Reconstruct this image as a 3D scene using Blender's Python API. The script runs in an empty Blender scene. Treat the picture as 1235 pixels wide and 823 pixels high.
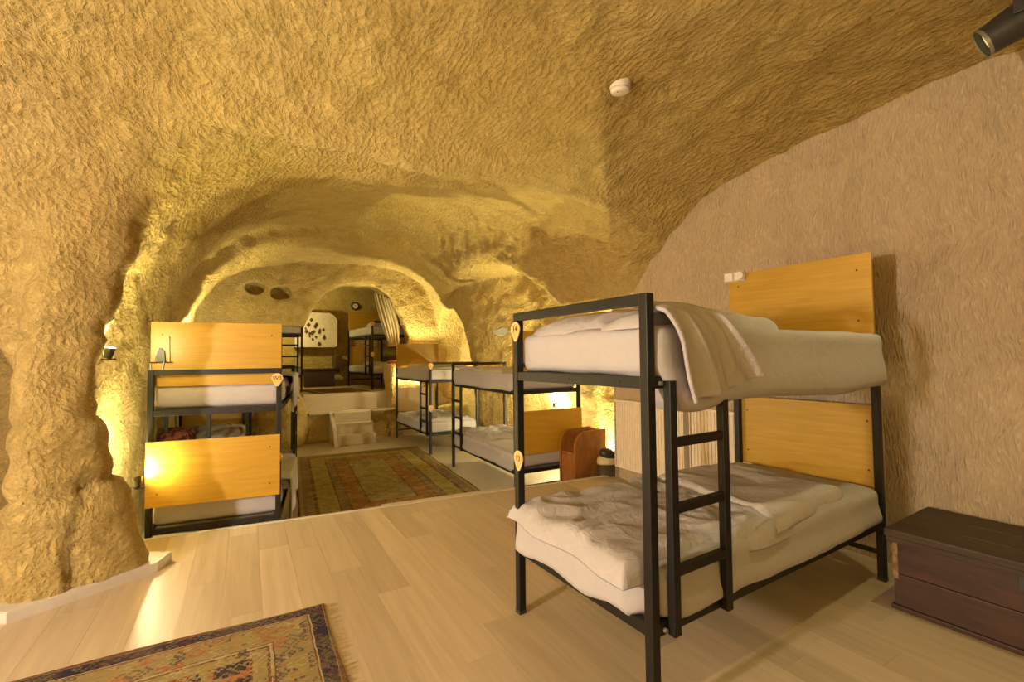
import bpy, bmesh, math, random
import numpy as np
from mathutils import Vector, Matrix
random.seed(7)
SC = bpy.context.scene
COL = SC.collection
PI = math.pi

# ------------------------------------------------------------------ camera
cam_d = bpy.data.cameras.new('camera'); cam = bpy.data.objects.new('camera', cam_d); COL.objects.link(cam)
cam_d.sensor_width = 36.0; cam_d.lens = 556.187 / 1235 * 36; cam_d.clip_start = 0.02; cam_d.clip_end = 60
cam.matrix_world = (Matrix.Translation((0, 0, 1.35)) @ Matrix.Rotation(-math.radians(30), 4, 'Z')
                    @ Matrix.Rotation(PI / 2 + 0.0351544, 4, 'X') @ Matrix.Rotation(-0.0095615, 4, 'Z'))
SC.camera = cam
# ------------------------------------------------------------------ world, exposure
w = bpy.data.worlds.new('world'); SC.world = w; w.use_nodes = True
w.node_tree.nodes['Background'].inputs[0].default_value = (0.9, 0.7, 0.45, 1)
w.node_tree.nodes['Background'].inputs[1].default_value = 0.02
vs = SC.view_settings
vs.view_transform = 'Standard'; vs.look = 'None'; vs.gamma = 1.0; vs.use_curve_mapping = False
vs.exposure = 0.0
# ------------------------------------------------------------------ large lights
def point(name, loc, power, color, radius=0.05):
    d = bpy.data.lights.new(name, 'POINT'); d.energy = power; d.color = color; d.shadow_soft_size = radius
    o = bpy.data.objects.new(name, d); o.location = loc; COL.objects.link(o); return o
def spot(name, loc, target, power, color, angle=100, blend=0.6, radius=0.03):
    d = bpy.data.lights.new(name, 'SPOT'); d.energy = power; d.color = color
    d.spot_size = math.radians(angle); d.spot_blend = blend; d.shadow_soft_size = radius
    o = bpy.data.objects.new(name, d); o.location = loc
    o.rotation_euler = (Vector(target) - Vector(loc)).to_track_quat('-Z', 'Y').to_euler()
    COL.objects.link(o); return o
WARM = (1.0, 0.85, 0.70)
AMBER = (1.0, 0.85, 0.33)
KEY = (-2.75, 1.05, 1.45)
point('key_light', KEY, 555, WARM, 0.10)          # wall lamp on the left of the near room, outside the frame
point('rear_fill_light', (0.9, -1.9, 2.35), 42, AMBER, 0.35)   # unseen soft fill added behind the camera, no fitting there

# ------------------------------------------------------------------ helpers
def new_obj(name, me, mat=None, parent=None, smooth=False):
    o = bpy.data.objects.new(name, me); COL.objects.link(o)
    if mat: me.materials.append(mat)
    if parent is not None: o.parent = parent
    if smooth: me.polygons.foreach_set('use_smooth', [True] * len(me.polygons))
    return o
def obj(name, bm, mat=None, parent=None, smooth=False):
    me = bpy.data.meshes.new(name); bm.normal_update(); bm.to_mesh(me); bm.free()
    return new_obj(name, me, mat, parent, smooth)
def pyobj(name, v, f, mat=None, parent=None, smooth=False):
    me = bpy.data.meshes.new(name); me.from_pydata([tuple(map(float, p)) for p in v], [], f); me.update()
    return new_obj(name, me, mat, parent, smooth)
def tag(o, label, cat, group=None):
    o['label'] = label; o['category'] = cat
    if group: o['group'] = group
    return o
def struct(o, label=None):
    o['kind'] = 'structure'
    if label: o['label'] = label
    return o
def thing(name, label, cat, loc=(0, 0, 0), rz=0.0, group=None):
    o = bpy.data.objects.new(name, None); o.empty_display_size = 0.1; COL.objects.link(o)
    o.location = loc; o.rotation_euler = (0, 0, rz); return tag(o, label, cat, group)
def add_box(bm, lo, hi, bev=0.0, M=None):
    c = [(a + b) / 2 for a, b in zip(lo, hi)]; s = [abs(b - a) for a, b in zip(lo, hi)]
    r = bmesh.ops.create_cube(bm, size=1.0); vv = r['verts']
    for v in vv: v.co = Vector((v.co.x * s[0] + c[0], v.co.y * s[1] + c[1], v.co.z * s[2] + c[2]))
    if bev > 0:
        es = list({e for v in vv for e in v.link_edges})
        rb = bmesh.ops.bevel(bm, geom=es, offset=min(bev, min(s) * .45), segments=2, affect='EDGES', profile=0.6)
        vv = list({v for f in rb['faces'] for v in f.verts} | {v for v in vv if v.is_valid})
    if M is not None:
        for v in vv: v.co = M @ v.co
    return vv
def box(name, lo, hi, mat, parent=None, bev=0.003):
    bm = bmesh.new(); add_box(bm, lo, hi, bev); return obj(name, bm, mat, parent)
def tube(bm, p0, p1, r0, r1=None, seg=12, cap=True):
    p0 = Vector(p0); p1 = Vector(p1); r1 = r0 if r1 is None else r1
    d = (p1 - p0); q = d.to_track_quat('Z', 'Y').to_matrix()
    A = []; B = []
    for k in range(seg):
        a = 2 * PI * k / seg; e = Vector((math.cos(a), math.sin(a), 0))
        A.append(bm.verts.new(p0 + q @ (e * r0))); B.append(bm.verts.new(p1 + q @ (e * r1)))
    for k in range(seg): bm.faces.new((A[k], A[(k + 1) % seg], B[(k + 1) % seg], B[k]))
    if cap: bm.faces.new(A[::-1]); bm.faces.new(B)
def lathe(bm, prof, seg=24, sx=1.0, sy=1.0, c=(0, 0, 0)):
    rings = []
    for (r, z) in prof:
        rings.append([bm.verts.new((c[0] + sx * r * math.cos(2 * PI * k / seg), c[1] + sy * r * math.sin(2 * PI * k / seg), c[2] + z)) for k in range(seg)])
    for a, b in zip(rings, rings[1:]):
        for k in range(seg): bm.faces.new((a[k], a[(k + 1) % seg], b[(k + 1) % seg], b[k]))
    bm.faces.new(rings[0][::-1]); bm.faces.new(rings[-1])
def prism(bm, pts, d0, d1, axis='y'):
    """extrude a 2D outline (a,b) along an axis"""
    def P(a, b, d): return {'y': (a, d, b), 'x': (d, a, b), 'z': (a, b, d)}[axis]
    A = [bm.verts.new(P(a, b, d0)) for a, b in pts]; B = [bm.verts.new(P(a, b, d1)) for a, b in pts]
    n = len(pts)
    for k in range(n): bm.faces.new((A[k], A[(k + 1) % n], B[(k + 1) % n], B[k]))
    bm.faces.new(A[::-1]); bm.faces.new(B)
    bmesh.ops.recalc_face_normals(bm, faces=bm.faces[:])
# vectorised value noise
def _hash(i, j, k, seed):
    h = (i.astype(np.int64) * 374761393 + j.astype(np.int64) * 668265263 + k.astype(np.int64) * 2147483647 + seed * 974711) & 0x7fffffff
    h = ((h ^ (h >> 13)) * 1274126177) & 0x7fffffff
    h = (h ^ (h >> 16)) & 0xffff
    return h.astype(np.float32) / 32767.5 - 1.0
def vnoise(P, fr, seed=0):
    P = np.asarray(P, np.float32) * np.asarray(fr, np.float32)
    I = np.floor(P); F = P - I; F = F * F * (3 - 2 * F); I = I.astype(np.int64)
    out = 0
    for a in (0, 1):
        for b in (0, 1):
            for c in (0, 1):
                wt = (F[:, 0] if a else 1 - F[:, 0]) * (F[:, 1] if b else 1 - F[:, 1]) * (F[:, 2] if c else 1 - F[:, 2])
                out = out + wt * _hash(I[:, 0] + a, I[:, 1] + b, I[:, 2] + c, seed)
    return out
def fbm(P, fr, n=3, seed=0):
    fr = np.asarray(fr, np.float32)
    s = 0; a = 1.0
    for k in range(n): s = s + a * vnoise(P, fr * 2 ** k, seed + k * 17); a *= .5
    return s
def sstep(a, b, x):
    t = np.clip((x - a) / (b - a), 0, 1); return t * t * (3 - 2 * t)

# ------------------------------------------------------------------ materials
class N:
    def __init__(s, name):
        s.m = bpy.data.materials.new(name); s.m.use_nodes = True; s.t = s.m.node_tree
        s.p = s.t.nodes['Principled BSDF']
    def n(s, t, **k):
        x = s.t.nodes.new(t)
        for a, b in k.items(): setattr(x, a, b)
        return x
    def set(s, sock, v):
        if hasattr(v, 'is_output') or isinstance(v, bpy.types.NodeSocket): s.t.links.new(v, sock)
        else: sock.default_value = v
    def math(s, op, a, b=0.0, clamp=False):
        x = s.n('ShaderNodeMath', operation=op, use_clamp=clamp); s.set(x.inputs[0], a); s.set(x.inputs[1], b); return x.outputs[0]
    def coord(s, which='Object', scale=(1, 1, 1), rot=(0, 0, 0)):
        c = s.n('ShaderNodeTexCoord'); m = s.n('ShaderNodeMapping'); s.t.links.new(c.outputs[which], m.inputs[0])
        m.inputs['Scale'].default_value = scale; m.inputs['Rotation'].default_value = rot; return m.outputs[0]
    def noise(s, vec, scale, detail=3, rough=.55, dist=0.0):
        x = s.n('ShaderNodeTexNoise'); s.set(x.inputs['Vector'], vec); x.inputs['Scale'].default_value = scale
        x.inputs['Detail'].default_value = detail; x.inputs['Roughness'].default_value = rough; x.inputs['Distortion'].default_value = dist
        return x.outputs[0]
    def voro(s, vec, scale, feature='F1', dist='EUCLIDEAN', out='Distance'):
        x = s.n('ShaderNodeTexVoronoi', feature=feature, distance=dist); s.set(x.inputs['Vector'], vec); x.inputs['Scale'].default_value = scale
        return x.outputs[out]
    def ramp(s, fac, stops, interp='LINEAR'):
        x = s.n('ShaderNodeValToRGB'); r = x.color_ramp; r.interpolation = interp
        while len(r.elements) > 1: r.elements.remove(r.elements[-1])
        r.elements[0].position = stops[0][0]; r.elements[0].color = (*stops[0][1], 1)
        for p, c in stops[1:]:
            e = r.elements.new(p); e.color = (*c, 1)
        s.set(x.inputs[0], fac); return x.outputs[0]
    def mix(s, fac, a, b, mode='MIX'):
        x = s.n('ShaderNodeMix', data_type='RGBA', blend_type=mode)
        s.set(x.inputs[0], fac)
        for i, v in ((6, a), (7, b)): s.set(x.inputs[i], (*v, 1) if isinstance(v, tuple) and len(v) == 3 else v)
        return x.outputs[2]
    def bump(s, h, strength=.5, dist=.01, normal=None):
        b = s.n('ShaderNodeBump'); b.inputs['Strength'].default_value = strength; b.inputs['Distance'].default_value = dist
        s.t.links.new(h, b.inputs['Height'])
        if normal is not None: s.t.links.new(normal, b.inputs['Normal'])
        return b.outputs[0]
    def done(s, color=None, rough=.6, normal=None, metal=0.0, **k):
        if color is not None: s.set(s.p.inputs['Base Color'], (*color, 1) if isinstance(color, tuple) and len(color) == 3 else color)
        s.set(s.p.inputs['Roughness'], rough); s.p.inputs['Metallic'].default_value = metal
        if normal is not None: s.t.links.new(normal, s.p.inputs['Normal'])
        for a, b in k.items(): s.set(s.p.inputs[a.replace('_', ' ')], b)
        return s.m
def plain(name, color, rough=.6, metal=0.0, grain=0.06, scale=18, bump=0.0):
    q = N(name); c = q.coord(); f = q.noise(c, scale, 3)
    d = tuple(x * (1 - grain * 2) for x in color); l = tuple(min(1, x * (1 + grain)) for x in color)
    col = q.ramp(f, [(.3, d), (.7, l)])
    return q.done(col, rough, q.bump(f, bump, .004) if bump else None, metal)

def rock_mat(name, ca, cb, cc, strokes=1.0):
    q = N(name); c = q.coord()
    big = q.noise(c, 1.1, 3, .5); mid = q.noise(c, 7, 4, .6)
    warp = q.n('ShaderNodeMix', data_type='VECTOR'); warp.inputs[0].default_value = 0.18
    q.t.links.new(c, warp.inputs[4])
    nz = q.n('ShaderNodeTexNoise'); q.t.links.new(c, nz.inputs['Vector']); nz.inputs['Scale'].default_value = 2.2
    q.t.links.new(nz.outputs['Color'], warp.inputs[5])
    wv = warp.outputs[1]
    m1 = q.n('ShaderNodeMapping'); q.t.links.new(wv, m1.inputs[0]); m1.inputs['Scale'].default_value = (52, 18, 40); m1.inputs['Rotation'].default_value = (.5, .3, .6)
    ch = q.noise(m1.outputs[0], 1.0, 3, .6)
    m2 = q.n('ShaderNodeMapping'); q.t.links.new(wv, m2.inputs[0]); m2.inputs['Scale'].default_value = (20, 56, 44); m2.inputs['Rotation'].default_value = (-.4, .5, .2)
    ch2 = q.noise(m2.outputs[0], 1.0, 3, .6)
    pits = q.voro(c, 22); pit = q.math('SUBTRACT', 1.0, q.math('MULTIPLY', pits, 7.0, True), True)
    pm = q.math('GREATER_THAN', q.noise(c, 9, 1), .60); pit = q.math('MULTIPLY', pit, pm)
    col = q.mix(q.ramp(big, [(.35, (0, 0, 0)), (.65, (1, 1, 1))]), ca, cb)
    col = q.mix(q.math('MULTIPLY', q.ramp(mid, [(.42, (0, 0, 0)), (.72, (1, 1, 1))]), .55), col, cc)
    fine = q.noise(c, 60, 2)
    col = q.mix(.40, col, q.ramp(fine, [(.3, (.55, .55, .55)), (.7, (1.1, 1.1, 1.1))]), 'MULTIPLY')
    col = q.mix(q.math('MULTIPLY', pit, .7), col, tuple(x * .35 for x in cc))  # pits darkened in the colour: shade painted into the recesses
    m3 = q.n('ShaderNodeMapping'); q.t.links.new(wv, m3.inputs[0]); m3.inputs['Scale'].default_value = (40, 19, 34); m3.inputs['Rotation'].default_value = (.4, .5, .7)
    sc = q.voro(m3.outputs[0], 1.0); 
    grit = q.noise(wv, 17, 7, .72, .3)
    h = q.math('ADD', q.math('MULTIPLY', q.math('MAXIMUM', ch, ch2), .55), q.math('MULTIPLY', grit, 1.5))
    h = q.math('ADD', h, q.math('MULTIPLY', q.math('POWER', sc, 1.5), .45))
    h = q.math('SUBTRACT', h, q.math('MULTIPLY', pit, .6))
    return q.done(col, .95, q.bump(h, 1.0, .046 * strokes), Specular_IOR_Level=.15)
ROCK = rock_mat('tuff_rock', (.67, .50, .195), (.615, .44, .15), (.46, .31, .092))

def plaster_mat():
    q = N('brushed_plaster'); c = q.coord()
    nz = q.n('ShaderNodeTexNoise'); q.t.links.new(c, nz.inputs['Vector']); nz.inputs['Scale'].default_value = 2.6; nz.inputs['Detail'].default_value = 2
    warp = q.n('ShaderNodeMix', data_type='VECTOR'); warp.inputs[0].default_value = .13
    q.t.links.new(c, warp.inputs[4]); q.t.links.new(nz.outputs['Color'], warp.inputs[5])
    hs = []
    for k, rot in enumerate((-.75, -.25, .35)):
        m = q.n('ShaderNodeMapping'); m.inputs['Scale'].default_value = (50, 95, 19); m.inputs['Rotation'].default_value = (rot, 0, 0)
        m.inputs['Location'].default_value = (k * 3.1, k * 1.7, 0); q.t.links.new(warp.outputs[1], m.inputs[0])
        hs.append(q.noise(m.outputs[0], 1.0, 2, .5))
    big = q.noise(c, 1.6, 3)
    sel = q.ramp(q.noise(c, 2.4, 1), [(.42, (0, 0, 0)), (.50, (1, 1, 1))]); sel2 = q.ramp(q.noise(c, 3.1, 1), [(.50, (0, 0, 0)), (.58, (1, 1, 1))])
    h = q.mix(sel2, q.mix(sel, hs[0], hs[1]), hs[2])
    col = q.mix(big, (.535, .435, .305), (.485, .385, .26))
    col = q.mix(q.ramp(h, [(.52, (.7, .7, .7)), (.66, (0, 0, 0))]), col, (.42, .325, .21))
    return q.done(col, .92, q.bump(h, 1.0, .024), Specular_IOR_Level=.15)
PLASTER = plaster_mat()
def wood_mat(name, a, b, scale=(3, 60, 60), rough=.45, bump=.05, island=False):
    q = N(name); c = q.coord('Object', scale); f = q.noise(c, 1.0, 4, .6, 1.2)
    col = q.ramp(f, [(.32, a), (.68, b)])
    return q.done(col, rough, q.bump(f, bump, .002))
BOARD = wood_mat('orange_veneer', (.39, .215, .012), (.48, .28, .022), (2.2, 40, 40), .42)
CHESTW = wood_mat('dark_chest_wood', (.026, .0085, .003), (.062, .022, .008), (20, 3, 26), .55, .25)
CHESTLID = wood_mat('worn_chest_lid', (.026, .013, .005), (.060, .032, .012), (26, 3, 20), .6, .25)
CHAIRW = wood_mat('brown_chair_wood', (.20, .075, .016), (.34, .14, .032), (9, 9, 3), .4, .08)
STEEL = plain('black_steel', (.012, .010, .008), .48, .0, .1, 30); STEEL.node_tree.nodes['Principled BSDF'].inputs['Specular IOR Level'].default_value = .3
WHITE = plain('white_plastic', (.72, .66, .58), .45)
RADW = plain('radiator_enamel', (.74, .64, .50), .4, 0, .03)
GREYP = plain('grey_plastic', (.16, .15, .13), .5)
DARKP = plain('dark_plastic', (.03, .028, .025), .45)
TAGW = wood_mat('tag_wood', (.62, .36, .12), (.75, .47, .17), (30, 30, 8), .5)
TAGRIM = plain('tag_rim', (.80, .56, .26), .5)
INK = plain('dark_brown_ink', (.07, .03, .012), .7)
METAL = plain('dull_metal', (.32, .30, .26), .4, .6)
HOLE = plain('dark_screw', (.03, .02, .012), .6)
def cloth_mat(name, c, fold=.5):
    q = N(name); co = q.coord(); f = q.noise(co, 10, 5, .55, 1.6); g = q.noise(co, 260, 1)
    col = q.ramp(f, [(.3, tuple(x * .95 for x in c)), (.7, c)])
    h = q.math('ADD', f, q.math('MULTIPLY', g, .02))
    return q.done(col, .88, q.bump(h, fold, .02), Specular_IOR_Level=.2)
SHEET = cloth_mat('white_sheet', (.44, .42, .44), .22)
DUVET = cloth_mat('white_duvet', (.46, .435, .45), .55)
BLANK = cloth_mat('cream_blanket', (.48, .44, .43), .4)
def emis(name, c, s):
    q = N(name); q.done((.8, .7, .5), .5); q.p.inputs['Emission Color'].default_value = (*c, 1); q.p.inputs['Emission Strength'].default_value = s
    return q.m
BULB = emis('lamp_bulb', (1, .82, .5), 60)

def plank_mat():
    q = N('laminate_plank'); c = q.coord('Object', (22, 1.2, 22)); oi = q.n('ShaderNodeObjectInfo')
    add = q.n('ShaderNodeVectorMath', operation='ADD'); q.t.links.new(c, add.inputs[0])
    sc = q.n('ShaderNodeVectorMath', operation='SCALE'); q.t.links.new(oi.outputs['Location'], sc.inputs[0]); sc.inputs['Scale'].default_value = 13.7
    q.t.links.new(sc.outputs[0], add.inputs[1])
    f = q.noise(add.outputs[0], 1.0, 4, .6, .6)
    a = q.ramp(f, [(.3, (.44, .355, .24)), (.7, (.545, .45, .32))])
    tone = q.ramp(oi.outputs['Random'], [(0, (.84, .83, .81)), (.5, (.95, .95, .95)), (1, (1.08, 1.08, 1.08))])
    return q.done(q.mix(1.0, a, tone, 'MULTIPLY'), .42, None)
PLANK = plank_mat()
def laminate_far():
    q = N('laminate_floor'); c = q.coord('Object', (1, 1, 1), (0, 0, PI / 2))
    b = q.n('ShaderNodeTexBrick'); q.t.links.new(c, b.inputs[0]); b.inputs['Scale'].default_value = 1
    b.inputs['Brick Width'].default_value = 1.28; b.inputs['Row Height'].default_value = .19; b.inputs['Mortar Size'].default_value = .0015
    b.inputs['Color1'].default_value = (.48, .42, .33, 1); b.inputs['Color2'].default_value = (.52, .46, .37, 1); b.inputs['Mortar'].default_value = (.40, .29, .15, 1)
    return q.done(b.outputs[0], .35)
LAMF = laminate_far()
PLINTH = plain('pale_skirting', (.58, .52, .45), .5, 0, .05, 8)
STEPW = wood_mat('step_laminate', (.50, .42, .30), (.58, .50, .38), (2, 14, 14), .45)

# ------------------------------------------------------------------ rock shell: carved volume -> surface nets
H = 0.042
X0, Y0, Z0 = -4.1, -3.4, -0.55
NX, NY, NZ = int((5.1 + 4.1) / H), int((13.9 + 3.4) / H), int((3.85 + .55) / H)
xs = (X0 + H * np.arange(NX)).astype(np.float32); ys = (Y0 + H * np.arange(NY)).astype(np.float32); zs = (Z0 + H * np.arange(NZ)).astype(np.float32)
XX = xs[:, None, None]; ZZ = zs[None, None, :]
def smin(a, b, k):
    h = np.clip(.5 + .5 * (b - a) / k, 0, 1); return b + (a - b) * h - k * h * (1 - h)
def smax(a, b, k): return -smin(-a, -b, k)
FLD = np.full((NX, NY, NZ), 1.0, np.float32)
def sl(y0, y1):
    a = max(0, int((y0 - Y0) / H)); b = min(NY, int((y1 - Y0) / H) + 1); return slice(a, b)
def carve(y0, y1, fn, k=.12):
    s = sl(y0, y1); Y = ys[s][None, :, None]; FLD[:, s, :] = smin(FLD[:, s, :], fn(XX, Y, ZZ).astype(np.float32), k)
def fill(y0, y1, fn, k=.08):
    s = sl(y0, y1); Y = ys[s][None, :, None]; FLD[:, s, :] = smax(FLD[:, s, :], -fn(XX, Y, ZZ).astype(np.float32), k)
def sup(u, v, n): return (np.abs(u) ** n + np.abs(v) ** n) ** (1.0 / n)
# near room
def near(X, Y, Z):
    cx = 1.2; u = np.where(X < cx, (X - cx) / 4.6, (X - cx) / 3.9); v = np.where(Y > 0, Y / 3.93, Y / 3.2)
    q = np.maximum(Z, 0) / 3.14
    return ((u ** 4 + v ** 4) + q ** 4) ** .25 * 2.6 - 2.6
carve(-3.4, 4.6, near)
# long room running away from the camera, cross-section changing along its depth
TY = [3.6, 4.0, 4.3, 5.0, 5.6, 6.5, 7.6, 8.38, 8.5, 9.1, 9.6, 9.7, 10.2]
TXL = [-.84, -.86, -.93, -.90, -.84, -.86, -1.08, -1.22, -1.0, -.98, -.96, -1.2, -1.2]
TXR = [3.75, 3.72, 3.65, 3.55, 3.50, 3.55, 3.65, 3.90, 3.90, 4.0, 4.0, 4.0, 4.0]
TH = [3.05, 3.03, 3.05, 3.20, 3.46, 3.62, 3.66, 3.64, 3.44, 3.32, 3.22, 3.55, 3.55]
TN = [3.6, 3.6, 3.5, 3.0, 2.9, 2.8, 2.8, 2.9, 3.0, 3.2, 3.4, 3.4, 3.4]
def tunnel(X, Y, Z):
    yl = np.interp(Y.ravel(), TY, TXL)[None, :, None]; yr = np.interp(Y.ravel(), TY, TXR)[None, :, None]
    h = np.interp(Y.ravel(), TY, TH)[None, :, None]; n = np.interp(Y.ravel(), TY, TN)[None, :, None]
    cx = 1.75; u = np.where(X < cx, (cx - X) / (cx - yl), (X - cx) / (yr - cx)); v = np.maximum(Z, 0) / h
    g = ((np.abs(u) + 1e-6) ** n + (v + 1e-6) ** n) ** (1 / n)
    d = (g - 1) * 2.4
    return np.maximum(d, np.maximum(Y - 10.17, 3.3 - Y))
carve(3.2, 10.6, tunnel, .20)
# side bays in the right wall
def bay(yc, hw, top, x1, n):
    def f(X, Y, Z):
        g = sup((Y - yc) / hw, np.maximum(Z, 0) / top, n); d = (g - 1) * min(hw, top)
        return np.maximum(d, np.maximum(X - x1, 3.0 - X))
    return f
def bay1(X, Y, Z):
    g = sup((Y - 7.3) / 3.0, np.maximum(Z, 0) / 2.86, 2.6); d = (g - 1) * 2.6
    x1 = np.interp(Y.ravel(), [4.3, 6.9, 8.2, 10.2], [4.62, 4.6, 4.05, 3.9])[None, :, None]
    return np.maximum(d, np.maximum(X - x1 + .10 * Z, 3.0 - X))
carve(4.0, 10.17, bay1, .16)
carve(8.2, 11.2, bay(9.42, 1.0, 2.42, 4.55, 2.8), .05)
carve(3.8, 5.6, lambda X, Y, Z: np.maximum(np.maximum(np.abs(X - 3.8) - .84, Z - 1.95), np.maximum(Y - 5.3, 4.03 - Y)), .12)
# alcove left of the pillar and the hollow behind it
def ell(c, r, n=2.6):
    def f(X, Y, Z):
        g = (np.abs((X - c[0]) / r[0]) ** n + np.abs((Y - c[1]) / r[1]) ** n + np.abs((Z - c[2]) / r[2]) ** n) ** (1 / n)
        return (g - 1) * min(r)
    return f
carve(3.0, 6.0, ell((-2.1, 4.2, .4), (.95, 1.1, 1.42), 3.2), .10)
# doorway to the raised back room, the low opening beside it, and the back room
def door(X, Y, Z):
    g = sup((X - 2.08) / 1.22, np.maximum(Z - .6, 0) / 2.34, 2.4); d = (g - 1) * 1.2
    return np.maximum(d, np.maximum(Y - 11.0, 9.8 - Y))
carve(9.6, 11.2, door, .03)
carve(9.6, 11.6, lambda X, Y, Z: np.maximum(np.maximum(np.abs(X - .15) - .85, Z - 2.02), np.maximum(Y - 11.3, 9.8 - Y)), .04)
def backroom(X, Y, Z):
    u = (X - 2.1) / 2.15; v = (Y - 11.95) / 1.38; q = np.maximum(Z - .6, 0) / 2.55
    return ((np.abs(u) ** 5 + np.abs(v) ** 5 + q ** 5) ** .2 - 1) * 1.3
carve(10.4, 13.6, backroom, .04)
carve(10.3, 12.6, lambda X, Y, Z: np.maximum(np.maximum(np.abs(X + .35) - .95, Z - 2.72), np.maximum(Y - 12.3, 10.72 - Y)), .04)
# two dark hollows high in the back wall
carve(9.7, 10.9, ell((.14, 10.2, 2.745), (.20, .29, .125), 2.6), .02)
carve(9.7, 10.9, ell((.585, 10.2, 2.68), (.195, .29, .125), 2.6), .02)
# rock pillar between near room and alcove
def pillar(X, Y, Z):
    cx = np.interp(zs, [0, .45, .8, 1.25, 1.6, 2.1], [-.855, -.895, -.955, -.985, -.94, -.86])[None, None, :]
    hw = np.interp(zs, [0, .45, .8, 1.25, 1.6, 2.1], [.315, .262, .205, .180, .19, .21])[None, None, :]
    dx = X - cx; dy = Y - 3.77
    ca, sa = math.cos(.517), math.sin(.517)
    p = dx * ca + dy * sa; q = -dx * sa + dy * ca
    g = sup(p / (hw * 1.06), q / (hw * .45 + .065), 3.0)
    return np.maximum((g - 1) * hw, Z - 2.3)
fill(3.0, 4.8, pillar, .05)
# rock beside the steps
def ledge(X, Y, Z):
    d = np.maximum(9.93 - Y, Z - .26); return np.maximum(d, .385 - np.abs(X - 1.885))
fill(9.5, 13.9, ledge, .03)
# rock jamb at the left of the platform, sloping up
fill(9.3, 10.8, lambda X, Y, Z: (((np.abs((X - .55) / .52)) ** 2.4 + np.abs((Y - 10.0) / .5) ** 2.4 + np.abs((Z - .1) / .72) ** 2.4) ** (1 / 2.4) - 1) * .5, .06)
fill(9.5, 10.8, lambda X, Y, Z: np.maximum(np.maximum(np.abs(X - 3.02) - .35, np.abs(Y - 10.12) - .24), Z - 1.23), .06)
# rough pitting of the whole carved surface: lumps in the field
def lumps(F):
    Gx, Gy, Gz = np.meshgrid(np.arange(0, NX + 8, 8), np.arange(0, NY + 8, 8), np.arange(0, NZ + 8, 8), indexing='ij')
    P = np.stack([Gx.ravel(), Gy.ravel(), Gz.ravel()], 1).astype(np.float32) * H
    g = fbm(P, 1.15, 2, 3).reshape(Gx.shape)
    def up(a, n, ax):
        idx = np.arange(n) / 8.0; i = idx.astype(int); t = (idx - i).astype(np.float32); t = t * t * (3 - 2 * t)
        sh = [1, 1, 1]; sh[ax] = n; t = t.reshape(sh)
        return np.take(a, i, ax) * (1 - t) + np.take(a, i + 1, ax) * t
    return F + .030 * up(up(up(g, NX, 0), NY, 1), NZ, 2).astype(np.float32)
FLD = lumps(FLD)

def surface_nets(F):
    S = F < 0
    nx, ny, nz = F.shape
    cnt = np.zeros((nx - 1, ny - 1, nz - 1), np.int8)
    for a in (0, 1):
        for b in (0, 1):
            for c in (0, 1): cnt += S[a:nx - 1 + a, b:ny - 1 + b, c:nz - 1 + c]
    act = (cnt > 0) & (cnt < 8)
    ids = np.full(act.shape, -1, np.int64); I = np.argwhere(act); ids[act] = np.arange(len(I))
    acc = np.zeros((len(I), 3), np.float64); num = np.zeros(len(I))
    cor = {(a, b, c): F[I[:, 0] + a, I[:, 1] + b, I[:, 2] + c] for a in (0, 1) for b in (0, 1) for c in (0, 1)}
    for p in cor:
        for ax in range(3):
            if p[ax] == 0:
                q = list(p); q[ax] = 1; f0 = cor[p]; f1 = cor[tuple(q)]
                m = (f0 < 0) != (f1 < 0); t = np.where(m, f0 / np.where(f0 == f1, 1, f0 - f1), 0)
                pos = np.array(p, float)[None, :].repeat(len(I), 0); pos[:, ax] += t
                acc += pos * m[:, None]; num += m
    V = I + acc / np.maximum(num, 1)[:, None]
    V = V * H + np.array([X0, Y0, Z0])
    quads = []
    for ax in range(3):
        o = [1, 1, 1]; o[ax] = 0
        A = S[1:-1, 1:-1, 1:-1]
        sh = [slice(1, -1)] * 3; s2 = [slice(1, -1)] * 3; s2[ax] = slice(2, None)
        B = S[tuple(s2)]
        for flip in (0, 1):
            m = (A & ~B) if flip else (~A & B)
            J = np.argwhere(m) + 1
            u, v = [(1, 2), (2, 0), (0, 1)][ax]
            def cell(du, dv):
                K = J.copy(); K[:, u] -= du; K[:, v] -= dv; return ids[np.clip(K[:, 0], 0, ids.shape[0] - 1), np.clip(K[:, 1], 0, ids.shape[1] - 1), np.clip(K[:, 2], 0, ids.shape[2] - 1)]
            q = np.stack([cell(1, 1), cell(0, 1), cell(0, 0), cell(1, 0)], 1)
            if flip: q = q[:, ::-1]
            quads.append(q)
    Q = np.concatenate(quads); return V, Q[(Q >= 0).all(1)]
V, Q = surface_nets(FLD); del FLD
def vnormals(V, Q):
    n = np.cross(V[Q[:, 2]] - V[Q[:, 0]], V[Q[:, 3]] - V[Q[:, 1]]); vn = np.zeros_like(V)
    for k in range(4): np.add.at(vn, Q[:, k], n)
    return vn / np.maximum(np.linalg.norm(vn, axis=1, keepdims=True), 1e-9), n
vn, _ = vnormals(V, Q)
# chiselled relief pushed along the normals
rel = .020 * fbm(V, 3.2, 2, 11) + .012 * fbm(V, (11, 7, 9), 2, 29) + .008 * vnoise(V, (21, 14, 21), 5)
rel = rel * (1 - .6 * sstep(10.3, 10.9, V[:, 1]))
# cracks across the pillar
pm = (V[:, 0] < -.35) & (V[:, 0] > -1.4) & (V[:, 1] < 4.05) & (V[:, 1] > 3.2)
zc = V[:, 2] + .05 * vnoise(V, 3.0, 77)
for z0_, wd_, dp in ((.62 , .03, .035), (1.03, .04, .030), (1.52, .03, .03)):
    rel = rel + pm * dp * np.exp(-((zc - z0_ - .12 * (V[:, 0] + .8)) / wd_) ** 2)
xc_ = V[:, 0] + .06 * vnoise(V, 3.5, 91)
rel = rel + pm * (V[:, 2] < .62) * .035 * np.exp(-((xc_ + .80) / .025) ** 2)
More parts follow.
